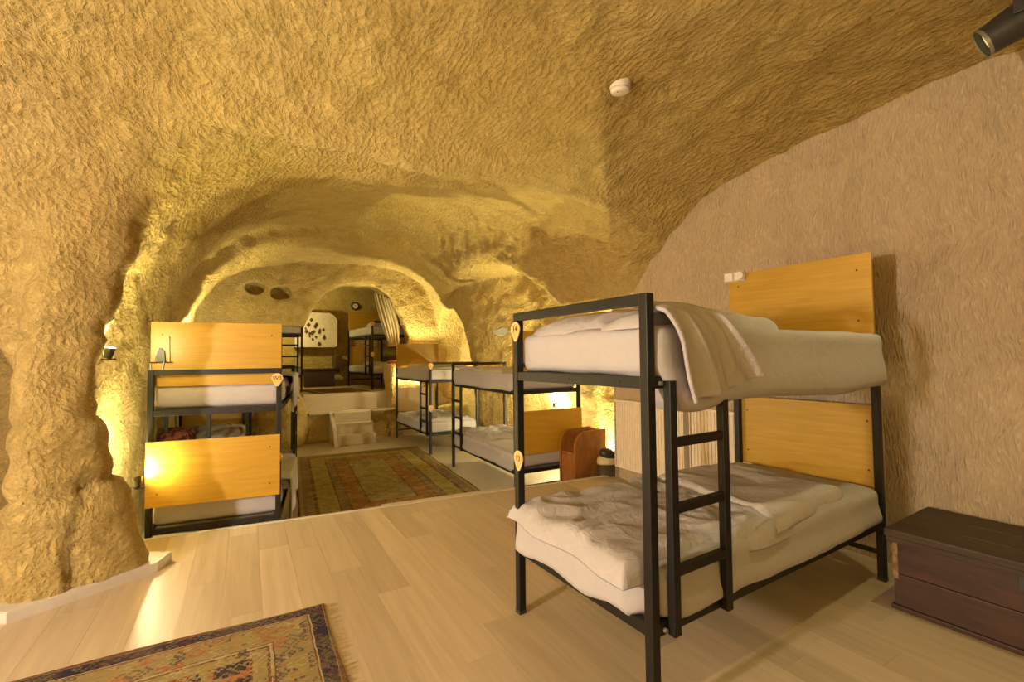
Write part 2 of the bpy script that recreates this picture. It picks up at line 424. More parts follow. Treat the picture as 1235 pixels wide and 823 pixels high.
# outward normal must point into the air
if True:
    c = V[Q].mean(1); 
V = V - vn * rel[:, None] if (vn[np.argmax(V[:, 2])][2] < 0) else V + vn * rel[:, None]
vn, fn = vnormals(V, Q)
if vn[np.argmax(V[:, 2])][2] > 0: Q = Q[:, ::-1]; vn = -vn; fn = -fn
fn = fn / np.maximum(np.linalg.norm(fn, axis=1, keepdims=True), 1e-9)
fc = V[Q].mean(1)
keep = fc[:, 2] > np.where(fc[:, 1] < 3.9, -.12, -.45)
keep &= ~((fn[:, 2] > .7) & (fc[:, 2] < -.3))
Q = Q[keep]; fc = fc[keep]; fn = fn[keep]
top = np.where(fc[:, 1] > 10.3, 2.6, 2.15)
is_ceil = (fc[:, 2] > top)
is_pil = (fc[:, 0] > -1.35) & (fc[:, 0] < -.35) & (fc[:, 1] < 4.12) & (fc[:, 1] > 3.1) & (fc[:, 2] < 1.68)
is_back = (fc[:, 1] > 9.7)
is_rear = (fc[:, 1] < -2.0)
cls = np.where(is_ceil, 0, np.where(is_pil, 1, np.where(is_back, 2, np.where(is_rear, 3, np.where(fc[:, 0] < 1.5, 4, 5)))))
def rock_part(name, k, mat, label):
    q = Q[cls == k]; u, inv = np.unique(q, return_inverse=True); inv = inv.reshape(q.shape)
    me = bpy.data.meshes.new(name)
    me.vertices.add(len(u)); me.vertices.foreach_set('co', V[u].astype(np.float32).ravel())
    me.loops.add(len(q) * 4); me.loops.foreach_set('vertex_index', inv.astype(np.int32).ravel())
    me.polygons.add(len(q)); me.polygons.foreach_set('loop_start', np.arange(0, len(q) * 4, 4, dtype=np.int32))
    me.update(calc_edges=True)
    me.polygons.foreach_set('use_smooth', [True] * len(q))
    me.normals_split_custom_set_from_vertices([tuple(map(float, n)) for n in vn[u]])
    return struct(new_obj(name, me, mat), label)
from mathutils.bvhtree import BVHTree
BVH = BVHTree.FromPolygons([tuple(map(float, p)) for p in V], [tuple(map(int, f)) for f in Q])
def near_rock(loc, dist):
    p, n, i, d = BVH.find_nearest(Vector(loc)); return p + n * dist
rock_part('ceiling', 0, ROCK, 'rough chiselled tuff vault of the cave rooms')
rock_part('wall_pillar', 1, ROCK, 'cracked rock pillar at the left of the near room')
rock_part('wall_back', 2, ROCK, 'rock end wall with arched opening into the raised back room')
rock_part('wall_rear', 3, ROCK, 'rock wall behind the viewer')
rock_part('wall_left', 4, ROCK, 'left rock wall of the cave')
rock_part('wall_rock_right', 5, ROCK, 'right rock wall with hollowed bays behind the beds')

# ------------------------------------------------------------------ plastered right wall
struct(box('wall_right', (3.64, -3.0, -.3), (3.76, 4.0, 3.35), PLASTER, None, 0.0), 'brushed beige plaster wall behind the nearest bunk bed')

# ------------------------------------------------------------------ floors
def edge_y(x): return 4.385 - .098 * x
bm = bmesh.new()
prism(bm, [(-4, -3.3), (3.66, -3.3), (3.66, edge_y(3.66)), (-1.6, edge_y(-1.6)), (-4, edge_y(-1.6))], -.40, -.012, 'z')
floor = struct(obj('floor', bm, STEPW), 'pale wood laminate floor of the near room')
PW, PLN = .192, 1.285
bm = bmesh.new(); add_box(bm, (-PW / 2 + .0003, -PLN / 2 + .0003, -.012), (PW / 2 - .0003, PLN / 2 - .0003, 0), .0006)
pl_me = bpy.data.meshes.new('plank'); bm.to_mesh(pl_me); bm.free(); pl_me.materials.append(PLANK)
row = 0; x = -2.5
while x < 3.66 - PW / 2:
    y = -1.2 - random.random() * PLN + PLN / 2
    ylo, yhi = edge_y(x - PW / 2), edge_y(x + PW / 2)
    while y - PLN / 2 < yhi - .02:
        if y + PLN / 2 < yhi:
            o = bpy.data.objects.new('plank', pl_me); COL.objects.link(o); o.parent = floor; o.location = (x, y, 0)
        else:
            a = y - PLN / 2 + .0008; bm = bmesh.new()
            prism(bm, [(-PW / 2 + .0008, a - y), (PW / 2 - .0008, a - y), (PW / 2 - .0008, yhi - y), (-PW / 2 + .0008, ylo - y)], -.012, 0, 'z')
            o = obj('plank', bm, PLANK, floor); o.location = (x, y, 0)
        y += PLN
    x += PW
# nosing strips along the step edge, in two lengths
def strip(name, xa, xb, off, wdt, z0, z1, label):
    bm = bmesh.new()
    prism(bm, [(xa, edge_y(xa) + off), (xb, edge_y(xb) + off), (xb, edge_y(xb) + off + wdt), (xa, edge_y(xa) + off + wdt)], z0, z1, 'z')
    return struct(obj(name, bm, PLINTH), label)
strip('trim_1', -1.3, 3.64, -.028, .034, -.10, .006, 'pale nosing strip along the step down')
strip('trim_2', 1.10, 2.30, .006, .075, -.06, -.002, 'short second strip under the step nosing')
bm = bmesh.new(); add_box(bm, (-3, 3.8, -.40), (4.9, 10.0, -.31)); struct(obj('floor_middle', bm, LAMF), 'lower laminate floor of the middle room')
# baseboard around the pillar foot
bm = bmesh.new()
pts = [(-1.42, 3.70), (-1.055, 3.405), (-.475, 3.735), (-.42, 3.90)]
prism(bm, pts + [(-.62, 4.02), (-1.30, 3.95)], 0, .060, 'z')
bmesh.ops.bevel(bm, geom=[e for e in bm.edges if e.verts[0].co.z > .05 and e.verts[1].co.z > .05], offset=.005, segments=2, affect='EDGES')
struct(obj('baseboard_left', bm, PLINTH), 'pale skirting round the foot of the rock pillar')
# raised back room floor, ledge and steps
bm = bmesh.new(); add_box(bm, (-.9, 10.42, .24), (4.4, 13.6, .635), .006); add_box(bm, (1.0, 10.12, .24), (2.72, 10.43, .635), .006); struct(obj('floor_back', bm, STEPW), 'raised floor of the back room')
bm = bmesh.new(); add_box(bm, (1.10, 9.86, .245), (2.78, 10.14, .285), .006); struct(obj('trim_3', bm, STEPW), 'narrow ledge below the raised floor')
st = thing('stairs', 'three pale steps cut between rock blocks up to the back room', 'stairs', (1.885, 9.6, -.31))
for k in range(3):
    zt = .195 * (k + 1); y0 = 9.30 + .2 * k
    b = box('step', (-.355, y0 - 9.6, 0), (.355, 10.1 - 9.6, zt), STEPW, st, .006)
bm = bmesh.new(); prism(bm, [(9.2 - 9.6, 0), (9.36 - 9.6, .30), (9.86 - 9.6, .60), (10.0 - 9.6, .60), (10.0 - 9.6, 0)], -.43, -.362, 'x'); obj('side_wall', bm, PLINTH, st)

# ------------------------------------------------------------------ bunk beds
W, L = .889, 1.994
PT = .040
TT, UU, LL = 1.587, 1.226, .316
def bunk(name_label, loc, rz, ladder_u, tags=(), group='black steel bunk beds with orange boards', far=False, head=TT):
    t = thing('bunk_bed', name_label, 'bunk bed', loc, rz, group)
    h = PT / 2
    for (u, v) in ((0, 0), (W, 0), (0, L), (W, L)):
        p = box('post', (u - h, v - h, 0.0), (u + h, v + h, TT if v == 0 else head), STEEL, t, .004)
        box('foot_cap', (u - h - .001, v - h - .001, 0), (u + h + .001, v + h + .001, .02), DARKP, p, .002)
    for v in (0, L):
        for z0, z1 in ((((TT if v == 0 else head) - .042), (TT if v == 0 else head)), (UU, UU + .046), (LL, LL + .046)):
            r = box('end_rail', (h, v - .018, z0), (W - h, v + .018, z1), STEEL, t, .003)
        if not far:
            for uu in (.13, W / 2, W - .13):
                s = -1 if v == 0 else 1
                bm = bmesh.new(); tube(bm, (uu, v + s * .017, UU + .023), (uu, v + s * .021, UU + .023), .006, .005, 8); obj('bolt', bm, HOLE, t)
    box('end_rail', (h, L - .012, .15), (W - h, L + .012, .175), STEEL, t, .003)
    for u in (0, W):
        for z0 in (UU, LL):
            box('side_rail', (u - .018, h, z0), (u + .018, L - h, z0 + .046), STEEL, t, .003)
    for z0 in (UU, LL):
        box('bed_base', (.03, .03, z0 + .028), (W - .03, L - .03, z0 + .044), GREYP, t, .002)
    # headboards: upper one inside the rails, lower one outside the posts
    for nm, z0, z1, v in (('upper_headboard', 1.455, 1.965, L - .036), ('lower_headboard', .535, 1.035, L + .036)):
        b = box(nm, (-.015, v - .009, z0), (W + .015, v + .009, z1), BOARD, t, .002)
        if not far:
            for uu in (.06, W - .06):
                for zz in (z0 + .1, z1 - .1):
                    bm = bmesh.new(); tube(bm, (uu, v - .0105, zz), (uu, v + .0105, zz), .006, None, 8); obj('screw', bm, HOLE, b)
    # ladder on the open long side
    s = -1 if ladder_u == 0 else 1; uo = ladder_u + s * .036
    ld = box('ladder', (uo - .016, .062, LL - .002), (uo + .016, .100, UU + .03), STEEL, t, .003)
    box('stile', (uo - .016, .385, LL - .002), (uo + .016, .423, UU + .03), STEEL, ld, .003)
    for zz in (.545, .775, 1.022):
        box('rung', (uo - .014, .100, zz - .017), (uo + .014, .385, zz + .017), STEEL, ld, .003)
    for zz in (LL + .02, UU + .02):
        bm = bmesh.new(); tube(bm, (ladder_u + s * .010, .045, zz), (ladder_u + s * .030, .045, zz), .009, None, 10); obj('ladder_bolt', bm, METAL, ld)
    for (u, vend, z, txt, rad) in tags:
        number_tag(t, u, vend, z, txt, rad)
    return t
def text_mesh(txt, size):
    cu = bpy.data.curves.new('txt', 'FONT'); cu.body = txt; cu.size = size; cu.align_x = 'CENTER'; cu.align_y = 'CENTER'; cu.extrude = .0008; cu.resolution_u = 3
    o = bpy.data.objects.new('txt', cu); COL.objects.link(o)
    bpy.context.view_layer.update()
    me = bpy.data.meshes.new_from_object(o); bpy.data.objects.remove(o); bpy.data.curves.remove(cu); return me
def drop_outline(rad, scale=1.0):
    pts = []
    for k in range(28):
        a = 2 * PI * k / 28; y = math.cos(a); m = max(0.0, -y)
        pts.append((rad * math.sin(a) * (1 - .30 * m) * scale, rad * y * (1 + .5 * m ** 1.5) * scale))
    return pts
    for k in range(0):
        a = 2 * PI * k / 28
        x = math.sin(a); y = math.cos(a)
        f = 1.0 if y > -.25 else 1.0 + .45 * ((-y - .25) / .75) ** 2.2
        g = 1.0 if y > -.25 else 1 - .55 * ((-y - .25) / .75) ** 1.5
        pts.append((x * rad * g * scale, y * rad * f * scale))
    return pts
def number_tag(t, u, vend, z, txt, rad):
    s = -1 if vend == 0 else 1
    v = vend + s * .022
    bm = bmesh.new(); prism(bm, [(u + a, z + b) for a, b in drop_outline(rad)], v, v + s * .006, 'y')
    tg = obj('number_tag', bm, TAGRIM, t); tg['label'] = 'small drop-shaped wooden number tag'
    bm = bmesh.new(); prism(bm, [(u + a, z + b) for a, b in drop_outline(rad, .80)], v + s * .005, v + s * .0075, 'y'); obj('tag_face', bm, TAGW, tg)
    if txt:
        me = text_mesh(txt, rad * 1.05); o = new_obj('tag_number', me, INK, tg)
        o.location = (u, v + s * .0085, z + rad * .05); o.rotation_euler = (PI / 2, 0, 0 if s < 0 else PI)

def place(th_deg, ox, oy, z):
    a = math.radians(th_deg); return (ox, oy, z), a
BEDS = {}
def rbox(lo, hi, r, n=(10, 18, 5), amp=.006, seed=0, bottom=None):
    """rounded soft box with wrinkled surface (numpy verts, quads)"""
    lo = np.array(lo, float); hi = np.array(hi, float); c = (lo + hi) / 2; hf = (hi - lo) / 2
    vid = {}; V = []; Fs = []
    def g(i, j, k):
        key = (i, j, k)
        if key not in vid:
            p = np.array([-1 + 2 * i / n[0], -1 + 2 * j / n[1], -1 + 2 * k / n[2]])
            p = np.sign(p) * np.abs(p) ** .85 * hf
            vid[key] = len(V); V.append(p)
        return vid[key]
    a, b, d = n
    for i in range(a):
        for j in range(b):
            Fs.append((g(i, j, d), g(i + 1, j, d), g(i + 1, j + 1, d), g(i, j + 1, d))); Fs.append((g(i, j, 0), g(i, j + 1, 0), g(i + 1, j + 1, 0), g(i + 1, j, 0)))
    for i in range(a):
        for k in range(d):
            Fs.append((g(i, 0, k), g(i + 1, 0, k), g(i + 1, 0, k + 1), g(i, 0, k + 1))); Fs.append((g(i, b, k), g(i, b, k + 1), g(i + 1, b, k + 1), g(i + 1, b, k)))
    for j in range(b):
        for k in range(d):
            Fs.append((g(0, j, k), g(0, j, k + 1), g(0, j + 1, k + 1), g(0, j + 1, k))); Fs.append((g(a, j, k), g(a, j + 1, k), g(a, j + 1, k + 1), g(a, j, k + 1)))
    P = np.array(V); inner = np.clip(P, -(hf - r), hf - r); d_ = P - inner; ln = np.linalg.norm(d_, axis=1, keepdims=True)
    P = np.where(ln > 1e-9, inner + d_ / np.maximum(ln, 1e-9) * np.minimum(ln, r), P)
    nn = P / hf; nn = nn ** 5; nn /= np.maximum(np.linalg.norm(nn, axis=1, keepdims=True), 1e-9)
    P = P + c
    P = P + nn * (amp * fbm(P, 5.5, 3, seed))[:, None]
    return P, Fs
def mattress(bed, lvl, label, seed, skirt=None, group=None, u0=-.012, u1=W + .012, v0=-.005, v1=L - .055, hi=None, foot_skirt=0.0):
    loc, rz = BEDS[bed]
    z0 = (UU if lvl == 'U' else LL) + .046; z1 = z0 + (.200 if lvl == 'U' else .185) if hi is None else hi
    P, Fs = rbox((u0, v0, z0), (u1, v1, z1), .045, (22, 44, 8), .005, seed)
    # fitted sheet hanging a little below the mattress edge on the chosen side
    low = sstep(z0 + .10, z0, P[:, 2])
    if skirt:
        side, drop = skirt
        m = (P[:, 0] > (u0 + u1) / 2 + .3) if side > 0 else (P[:, 0] < (u0 + u1) / 2 - .3)
        wav = 1 + .12 * np.sin(P[:, 1] * 5 + seed) + .1 * vnoise(P, 4, seed)
        m = m * sstep(.03, .16, P[:, 1])
        P[:, 2] -= m * low * drop * wav; P[:, 0] += side * m * low * .030
    if foot_skirt:
        m = sstep(v0 + .06, v0, P[:, 1]); wav = .55 + .5 * np.sin(P[:, 0] * 7 + 1.1) ** 2 + .25 * vnoise(P, 9, seed)
        fr_ = 1 - sstep(W - .10, W - .05, P[:, 0])
        P[:, 2] -= m * low * foot_skirt * wav * fr_; P[:, 1] -= m * fr_ * (.055 + .02 * low)
    o = pyobj('mattress', P, Fs, SHEET, None, True); o.location = loc; o.rotation_euler = (0, 0, rz)
    return tag(o, label, 'mattress', group)
def pad(name, bed, quad, zb, h, label, cat, seed, mat=DUVET, n=(34, 34), edge=.16, amp=.03, fr=5.0, hang=0.0, group=None, tilt=None):
    """soft folded bedding: top surface over a quad footprint plus underside; quad=(u,v)*4 ; zb resting height"""
    loc, rz = BEDS[bed]
    a, b = n; S, T = np.meshgrid(np.linspace(0, 1, a + 1), np.linspace(0, 1, b + 1), indexing='ij')
    q = np.array(quad, float); s = S.ravel()[:, None]; t = T.ravel()[:, None]
    UVp = (q[0] * (1 - s) * (1 - t) + q[1] * s * (1 - t) + q[2] * s * t + q[3] * (1 - s) * t)
    P = np.concatenate([UVp, np.zeros((len(UVp), 1))], 1)
    w1 = .05 * fbm(P + 3.3, 3.0, 2, seed + 50); P[:, 0] += w1 * .6; P[:, 1] += .05 * vnoise(P, 4, seed + 51)
    s = s.ravel(); t = t.ravel()
    e = np.minimum(np.minimum(s, 1 - s), np.minimum(t, 1 - t)); rr = np.clip(e / edge, 0, 1); prof = np.sqrt(np.clip(1 - (1 - rr) ** 2, 0, 1))
    rid = 1 - np.abs(fbm(P * np.array([1.0, .75, 1]) + .25 * np.stack([vnoise(P, 3, seed + 9)] * 3, 1), fr, 2, seed))
    z = zb + prof * (h + amp * (rid - .6) * 1.4 + .5 * amp * vnoise(P, fr * .5, seed + 4))
    if tilt: z = z + prof * (tilt[0] * P[:, 0] + tilt[1] * P[:, 1])
    z = z - hang * (1 - np.clip(e / .05, 0, 1)) ** 2
    Tp = np.stack([P[:, 0], P[:, 1], z], 1); Bt = Tp.copy(); Bt[:, 2] = np.minimum(zb - .002, z - .004) - 0 * z
    m = len(Tp); V_ = np.concatenate([Tp, Bt]); F_ = []
    idx = lambda i, j: i * (b + 1) + j
    for i in range(a):
        for j in range(b):
            F_.append((idx(i, j), idx(i + 1, j), idx(i + 1, j + 1), idx(i, j + 1)))
            F_.append((m + idx(i, j), m + idx(i, j + 1), m + idx(i + 1, j + 1), m + idx(i + 1, j)))
    per = [(i, 0) for i in range(a)] + [(a, j) for j in range(b)] + [(i, b) for i in range(a, 0, -1)] + [(0, j) for j in range(b, 0, -1)]
    for k in range(len(per)):
        p_, q_ = idx(*per[k]), idx(*per[(k + 1) % len(per)]); F_.append((p_, m + p_, m + q_, q_))
    bm = bmesh.new(); vs_ = [bm.verts.new(tuple(map(float, p))) for p in V_]
    for f in F_: bm.faces.new([vs_[k] for k in f])
    bmesh.ops.recalc_face_normals(bm, faces=bm.faces[:])
    o = obj(name, bm, mat, None, True); o.location = loc; o.rotation_euler = (0, 0, rz)
    return tag(o, label, cat, group)

BEDS['main'] = place(-87.85, 1.273, 2.137, 0)
BEDS['m1'] = place(178.15, 3.645, 6.56, -.31)
BEDS['m2'] = place(.36, 2.767, 7.628, -.31)
BEDS['far'] = place(4.44, 2.521, 10.80, .635)
BEDS['left'] = place(172.3, .514, 6.364, -.31)
BEDS['left2'] = place(1.5, -.86, 7.25, -.31)
BEDS['far2'] = place(90, 1.06, 11.05, .635)
bunk('nearest large black steel bunk bed with ladder, beside the plaster wall', *BEDS['main'], W,
     [(.012, 0, 1.496, '14', .042), (.030, 0, .815, '13', .042)], head=1.44)
bunk('black bunk bed in the right bay, its orange board behind the wooden chair', *BEDS['m1'], W)
bunk('black bunk bed at the far right of the middle room, next to the steps', *BEDS['m2'], 0,
     [(0, 0, 1.53, '', .045), (0, 0, .80, '', .045)])
bunk('small distant bunk bed under the clock in the raised back room', *BEDS['far'], 0, [(0, 0, 1.53, '', .045), (0, 0, .82, '', .045)], far=True)
bunk('bunk bed at the left with two orange boards facing the viewer', *BEDS['left'], 0,
     [(.012, L, 1.50, 'W3', .044), (.012, L, .84, 'W2', .044)])
bunk('bunk bed mostly hidden behind the left bunk bed with orange boards', *BEDS['left2'], W, far=True)
bunk('distant bunk bed at the left of the back room, only a post corner showing', *BEDS['far2'], 0, far=True)

GM = 'white sheeted mattresses on the bunks'
mattress('main', 'U', 'thick white mattress on the top bunk of the nearest bed', 1, (1, .125), GM, v0=.022, v1=2.03, u1=W + .035)
mattress('main', 'L', 'white mattress on the bottom bunk of the nearest bed', 2, (1, .02), GM, v0=.022, v1=1.985, foot_skirt=.045)
mattress('m1', 'U', 'white mattress on the top bunk of the bed behind the wooden chair', 3, (1, .02), GM)
mattress('m1', 'L', 'white mattress on the bottom bunk of the bed behind the wooden chair', 4, (1, .03), GM)
mattress('m2', 'U', 'white mattress on the top bunk of the bed next to the steps', 5, (-1, .02), GM)
mattress('m2', 'L', 'white mattress on the bottom bunk of the bed next to the steps', 6, (-1, .02), GM)
mattress('far', 'U', 'small distant mattress on the top bunk under the clock', 7, None, GM)
mattress('far', 'L', 'small distant mattress on the bottom bunk under the clock', 8, None, GM)
mattress('left', 'U', 'white mattress on the top bunk of the left bed with orange boards', 9, None, GM)
mattress('left', 'L', 'white mattress on the bottom bunk of the left bed with orange boards', 10, None, GM)
mattress('left2', 'U', 'mattress on the top bunk of the hidden bed behind the left bunk', 11, None, GM)
mattress('left2', 'L', 'mattress on the bottom bunk of the hidden bed behind the left bunk', 12, None, GM)
mattress('far2', 'U', 'mattress on the top bunk of the bed at the left of the back room', 13, None, GM)
mattress('far2', 'L', 'mattress on the bottom bunk of the bed at the left of the back room', 14, None, GM)

# bedding
UT = UU + .046 + .198; LT = LL + .046 + .183
pad('duvet', 'main', [(-.045, -.075), (W - .05, -.075), (W + .02, .95), (-.03, 1.05)], LT - .01, .045, 'crumpled white duvet at the foot of the nearest bottom bunk', 'duvet', 21, amp=.024, fr=5.0, n=(90, 90), edge=.09, hang=.04)
pad('folded_blanket', 'main', [(.04, .98), (W + .02, .82), (W - .03, 1.60), (.02, 1.74)], LT - .005, .060, 'folded cream blanket on the head half of the nearest bottom bunk', 'blanket', 22, BLANK, amp=.022, fr=3.0, n=(60, 60), edge=.05)
# top duvet: lumpy pile on the bunk plus a corner hanging over the ladder side
dv = pad('duvet', 'main', [(.03, .03), (W - .03, .03), (W - .14, 1.20), (.05, 1.75)], UT - .01, .095, 'rumpled white duvet hanging over the side of the nearest top bunk', 'duvet', 23, amp=.04, fr=3.2, n=(48, 56), edge=.14)
def flap():
    nt, nr = 44, 40; V_ = []; F_ = []
    for i in range(nt + 1):
        t = i / nt
        for j in range(nr + 1):
            r = -.55 + 1.55 * j / nr
            tv = .035 + .31 * t; bv = .125 + .43 * t; bz = 1.160 + .090 * t + .014 * math.sin(t * 8 + .5)
            if r < 0:
                u = W + .050 + r * .50 - .02 * r * r; v = tv + r * .05; z = 1.520 + .055 * math.sin(min(1, -r * 2) * PI / 2) + .010 * math.sin(t * 9 + 2 * r)
            else:
                k = r; fd = math.sin(t * 15 + 2.4 * math.sin(t * 4) + .9 * k) + .45 * math.sin(t * 33 + 1.7)
                u = W + .050 + .040 * math.sin(min(1, k * 2.2) * PI / 2) + .020 * (.25 + .75 * k) * fd
                v = tv + (bv - tv) * k + .008 * math.sin(6 * k + 9 * t); z = 1.520 + (bz - 1.520) * (k ** 1.1)
                if t > .9: u += .02 * (t - .9) * 10
            V_.append((u, v, z))
    for i in range(nt):
        for j in range(nr):
            a = i * (nr + 1) + j; F_.append((a, a + nr + 1, a + nr + 2, a + 1))
    o = pyobj('hanging_corner', V_, F_, DUVET, dv, True)
    m = o.modifiers.new('thick', 'SOLIDIFY'); m.thickness = .016; m.offset = 0
    s = o.modifiers.new('sub', 'SUBSURF'); s.levels = 1; s.render_levels = 1
    return o
flap()
pad('duvet', 'm1', [(.05, .10), (W - .03, .06), (W - .02, 1.05), (.05, 1.05)], LT - .01, .075, 'rumpled white duvet on the bottom bunk behind the wooden chair', 'duvet', 31, amp=.03, n=(34, 34))
pad('duvet', 'm1', [(.03, .10), (W - .02, .10), (W - .02, 1.6), (.05, 1.6)], UT - .01, .055, 'flat white duvet on the top bunk behind the wooden chair', 'duvet', 32, amp=.02, n=(34, 34))
pad('duvet', 'm2', [(.02, .03), (W - .03, .05), (W - .02, .9), (.05, .9)], LT - .01, .075, 'white duvet at the near end of the bottom bunk next to the steps', 'duvet', 33, amp=.03)
pad('pillow', 'm2', [(.06, 1.15), (W - .1, 1.15), (W - .1, 1.75), (.06, 1.75)], LT - .01, .06, 'pillow on the bottom bunk of the bed next to the steps', 'pillow', 34, amp=.012, edge=.4)
pad('duvet', 'm2', [(.04, .75), (W - .05, .75), (W - .05, 1.5), (.05, 1.5)], UT - .01, .075, 'folded duvet on the top bunk of the bed next to the steps', 'duvet', 35, amp=.02)
pad('folded_blanket', 'm2', [(.05, .03), (W - .05, .03), (W - .05, .6), (.05, .6)], UT - .01, .05, 'folded blanket at the near end of the top bunk next to the steps', 'blanket', 36, BLANK, amp=.02)
pad('duvet', 'far', [(.05, .3), (W - .03, .4), (W - .02, 1.3), (.30, 1.5)], UT - .01, .17, 'heaped duvet on the distant top bunk under the clock', 'duvet', 37, amp=.03)
pad('duvet', 'far', [(.05, .05), (W - .03, .05), (W - .02, 1.0), (.05, .9)], LT - .01, .09, 'duvet on the distant bottom bunk under the clock', 'duvet', 38, amp=.03)
pad('duvet', 'left', [(-.05, .35), (W - .10, .35), (W - .1, 1.55), (-.05, 1.45)], UT - .01, .06, 'duvet on the top bunk of the left bed with orange boards', 'duvet', 39, amp=.02, hang=.05)
lowd = pad('duvet', 'left', [(-.06, .45), (W - .10, .45), (W - .1, 1.75), (-.06, 1.65)], LT - .01, .07, 'duvet on the bottom bunk of the left bed with orange boards', 'duvet', 40, amp=.02, hang=.05)
pad('duvet', 'left2', [(.30, .12), (W + .02, .05), (W + .02, 1.4), (.15, 1.5)], LT - .01, .13, 'greyish duvet seen under the left top bunk, on the hidden bed', 'duvet', 41, amp=.05, n=(40, 40))
# cloths hanging over the right side of the left bed (upper and lower bunk)
def side_hang(bed, lvl, v0, v1, drop, label):
    loc, rz = BEDS[bed]; zt = (UT if lvl == 'U' else LT) + .035; V_ = []; F_ = []; nt, nr = 30, 24
    for i in range(nt + 1):
        t = i / nt
        for j in range(nr + 1):
            r = j / nr; u = .16 - .24 * min(1, r / .45) if r < .45 else -.080 - .018 * math.sin(t * 13) * (r - .45) * 2
            z = zt + .02 * math.sin(r / .45 * PI / 2 + PI / 2) if r < .45 else zt - drop * (1 - .16 * math.sin(t * 5)) * (r - .45) / .55
            V_.append((u, v0 + (v1 - v0) * t + .02 * math.sin(7 * r), z))
    for i in range(nt):
        for j in range(nr):
            a = i * (nr + 1) + j; F_.append((a, a + 1, a + nr + 2, a + nr + 1))
    o = pyobj('hanging_sheet', V_, F_, DUVET, None, True); o.location = loc; o.rotation_euler = (0, 0, rz)
    m = o.modifiers.new('thick', 'SOLIDIFY'); m.thickness = .012; m.offset = 0
    tag(o, label, 'sheet')
side_hang('left', 'U', .55, 1.50, .30, 'white sheet hanging over the right edge of the left top bunk')
side_hang('left', 'L', .75, 1.70, .34, 'white sheet hanging over the right edge of the left bottom bunk')

# maroon patterned blanket bundled on the hidden bed
q = N('maroon_blanket'); c = q.coord('Object', (1, 1, 1)); f = q.noise(c, 5, 2, .5, 1.5); 
MAROON = q.done(q.ramp(f, [(.30, (.035, .006, .008)), (.50, (.10, .014, .018)), (.58, (.32, .12, .05)), (.64, (.08, .01, .015)), (.74, (.55, .36, .24))]), .9, q.bump(f, .5, .03))
pad('maroon_blanket', 'left2', [(-.10, -.10), (.27, -.12), (.30, .55), (-.05, .55)], LT - .01, .22, 'bundled maroon patterned blanket on the hidden bed, seen under the left top bunk', 'blanket', 45, MAROON, amp=.06, n=(30, 30), edge=.3)

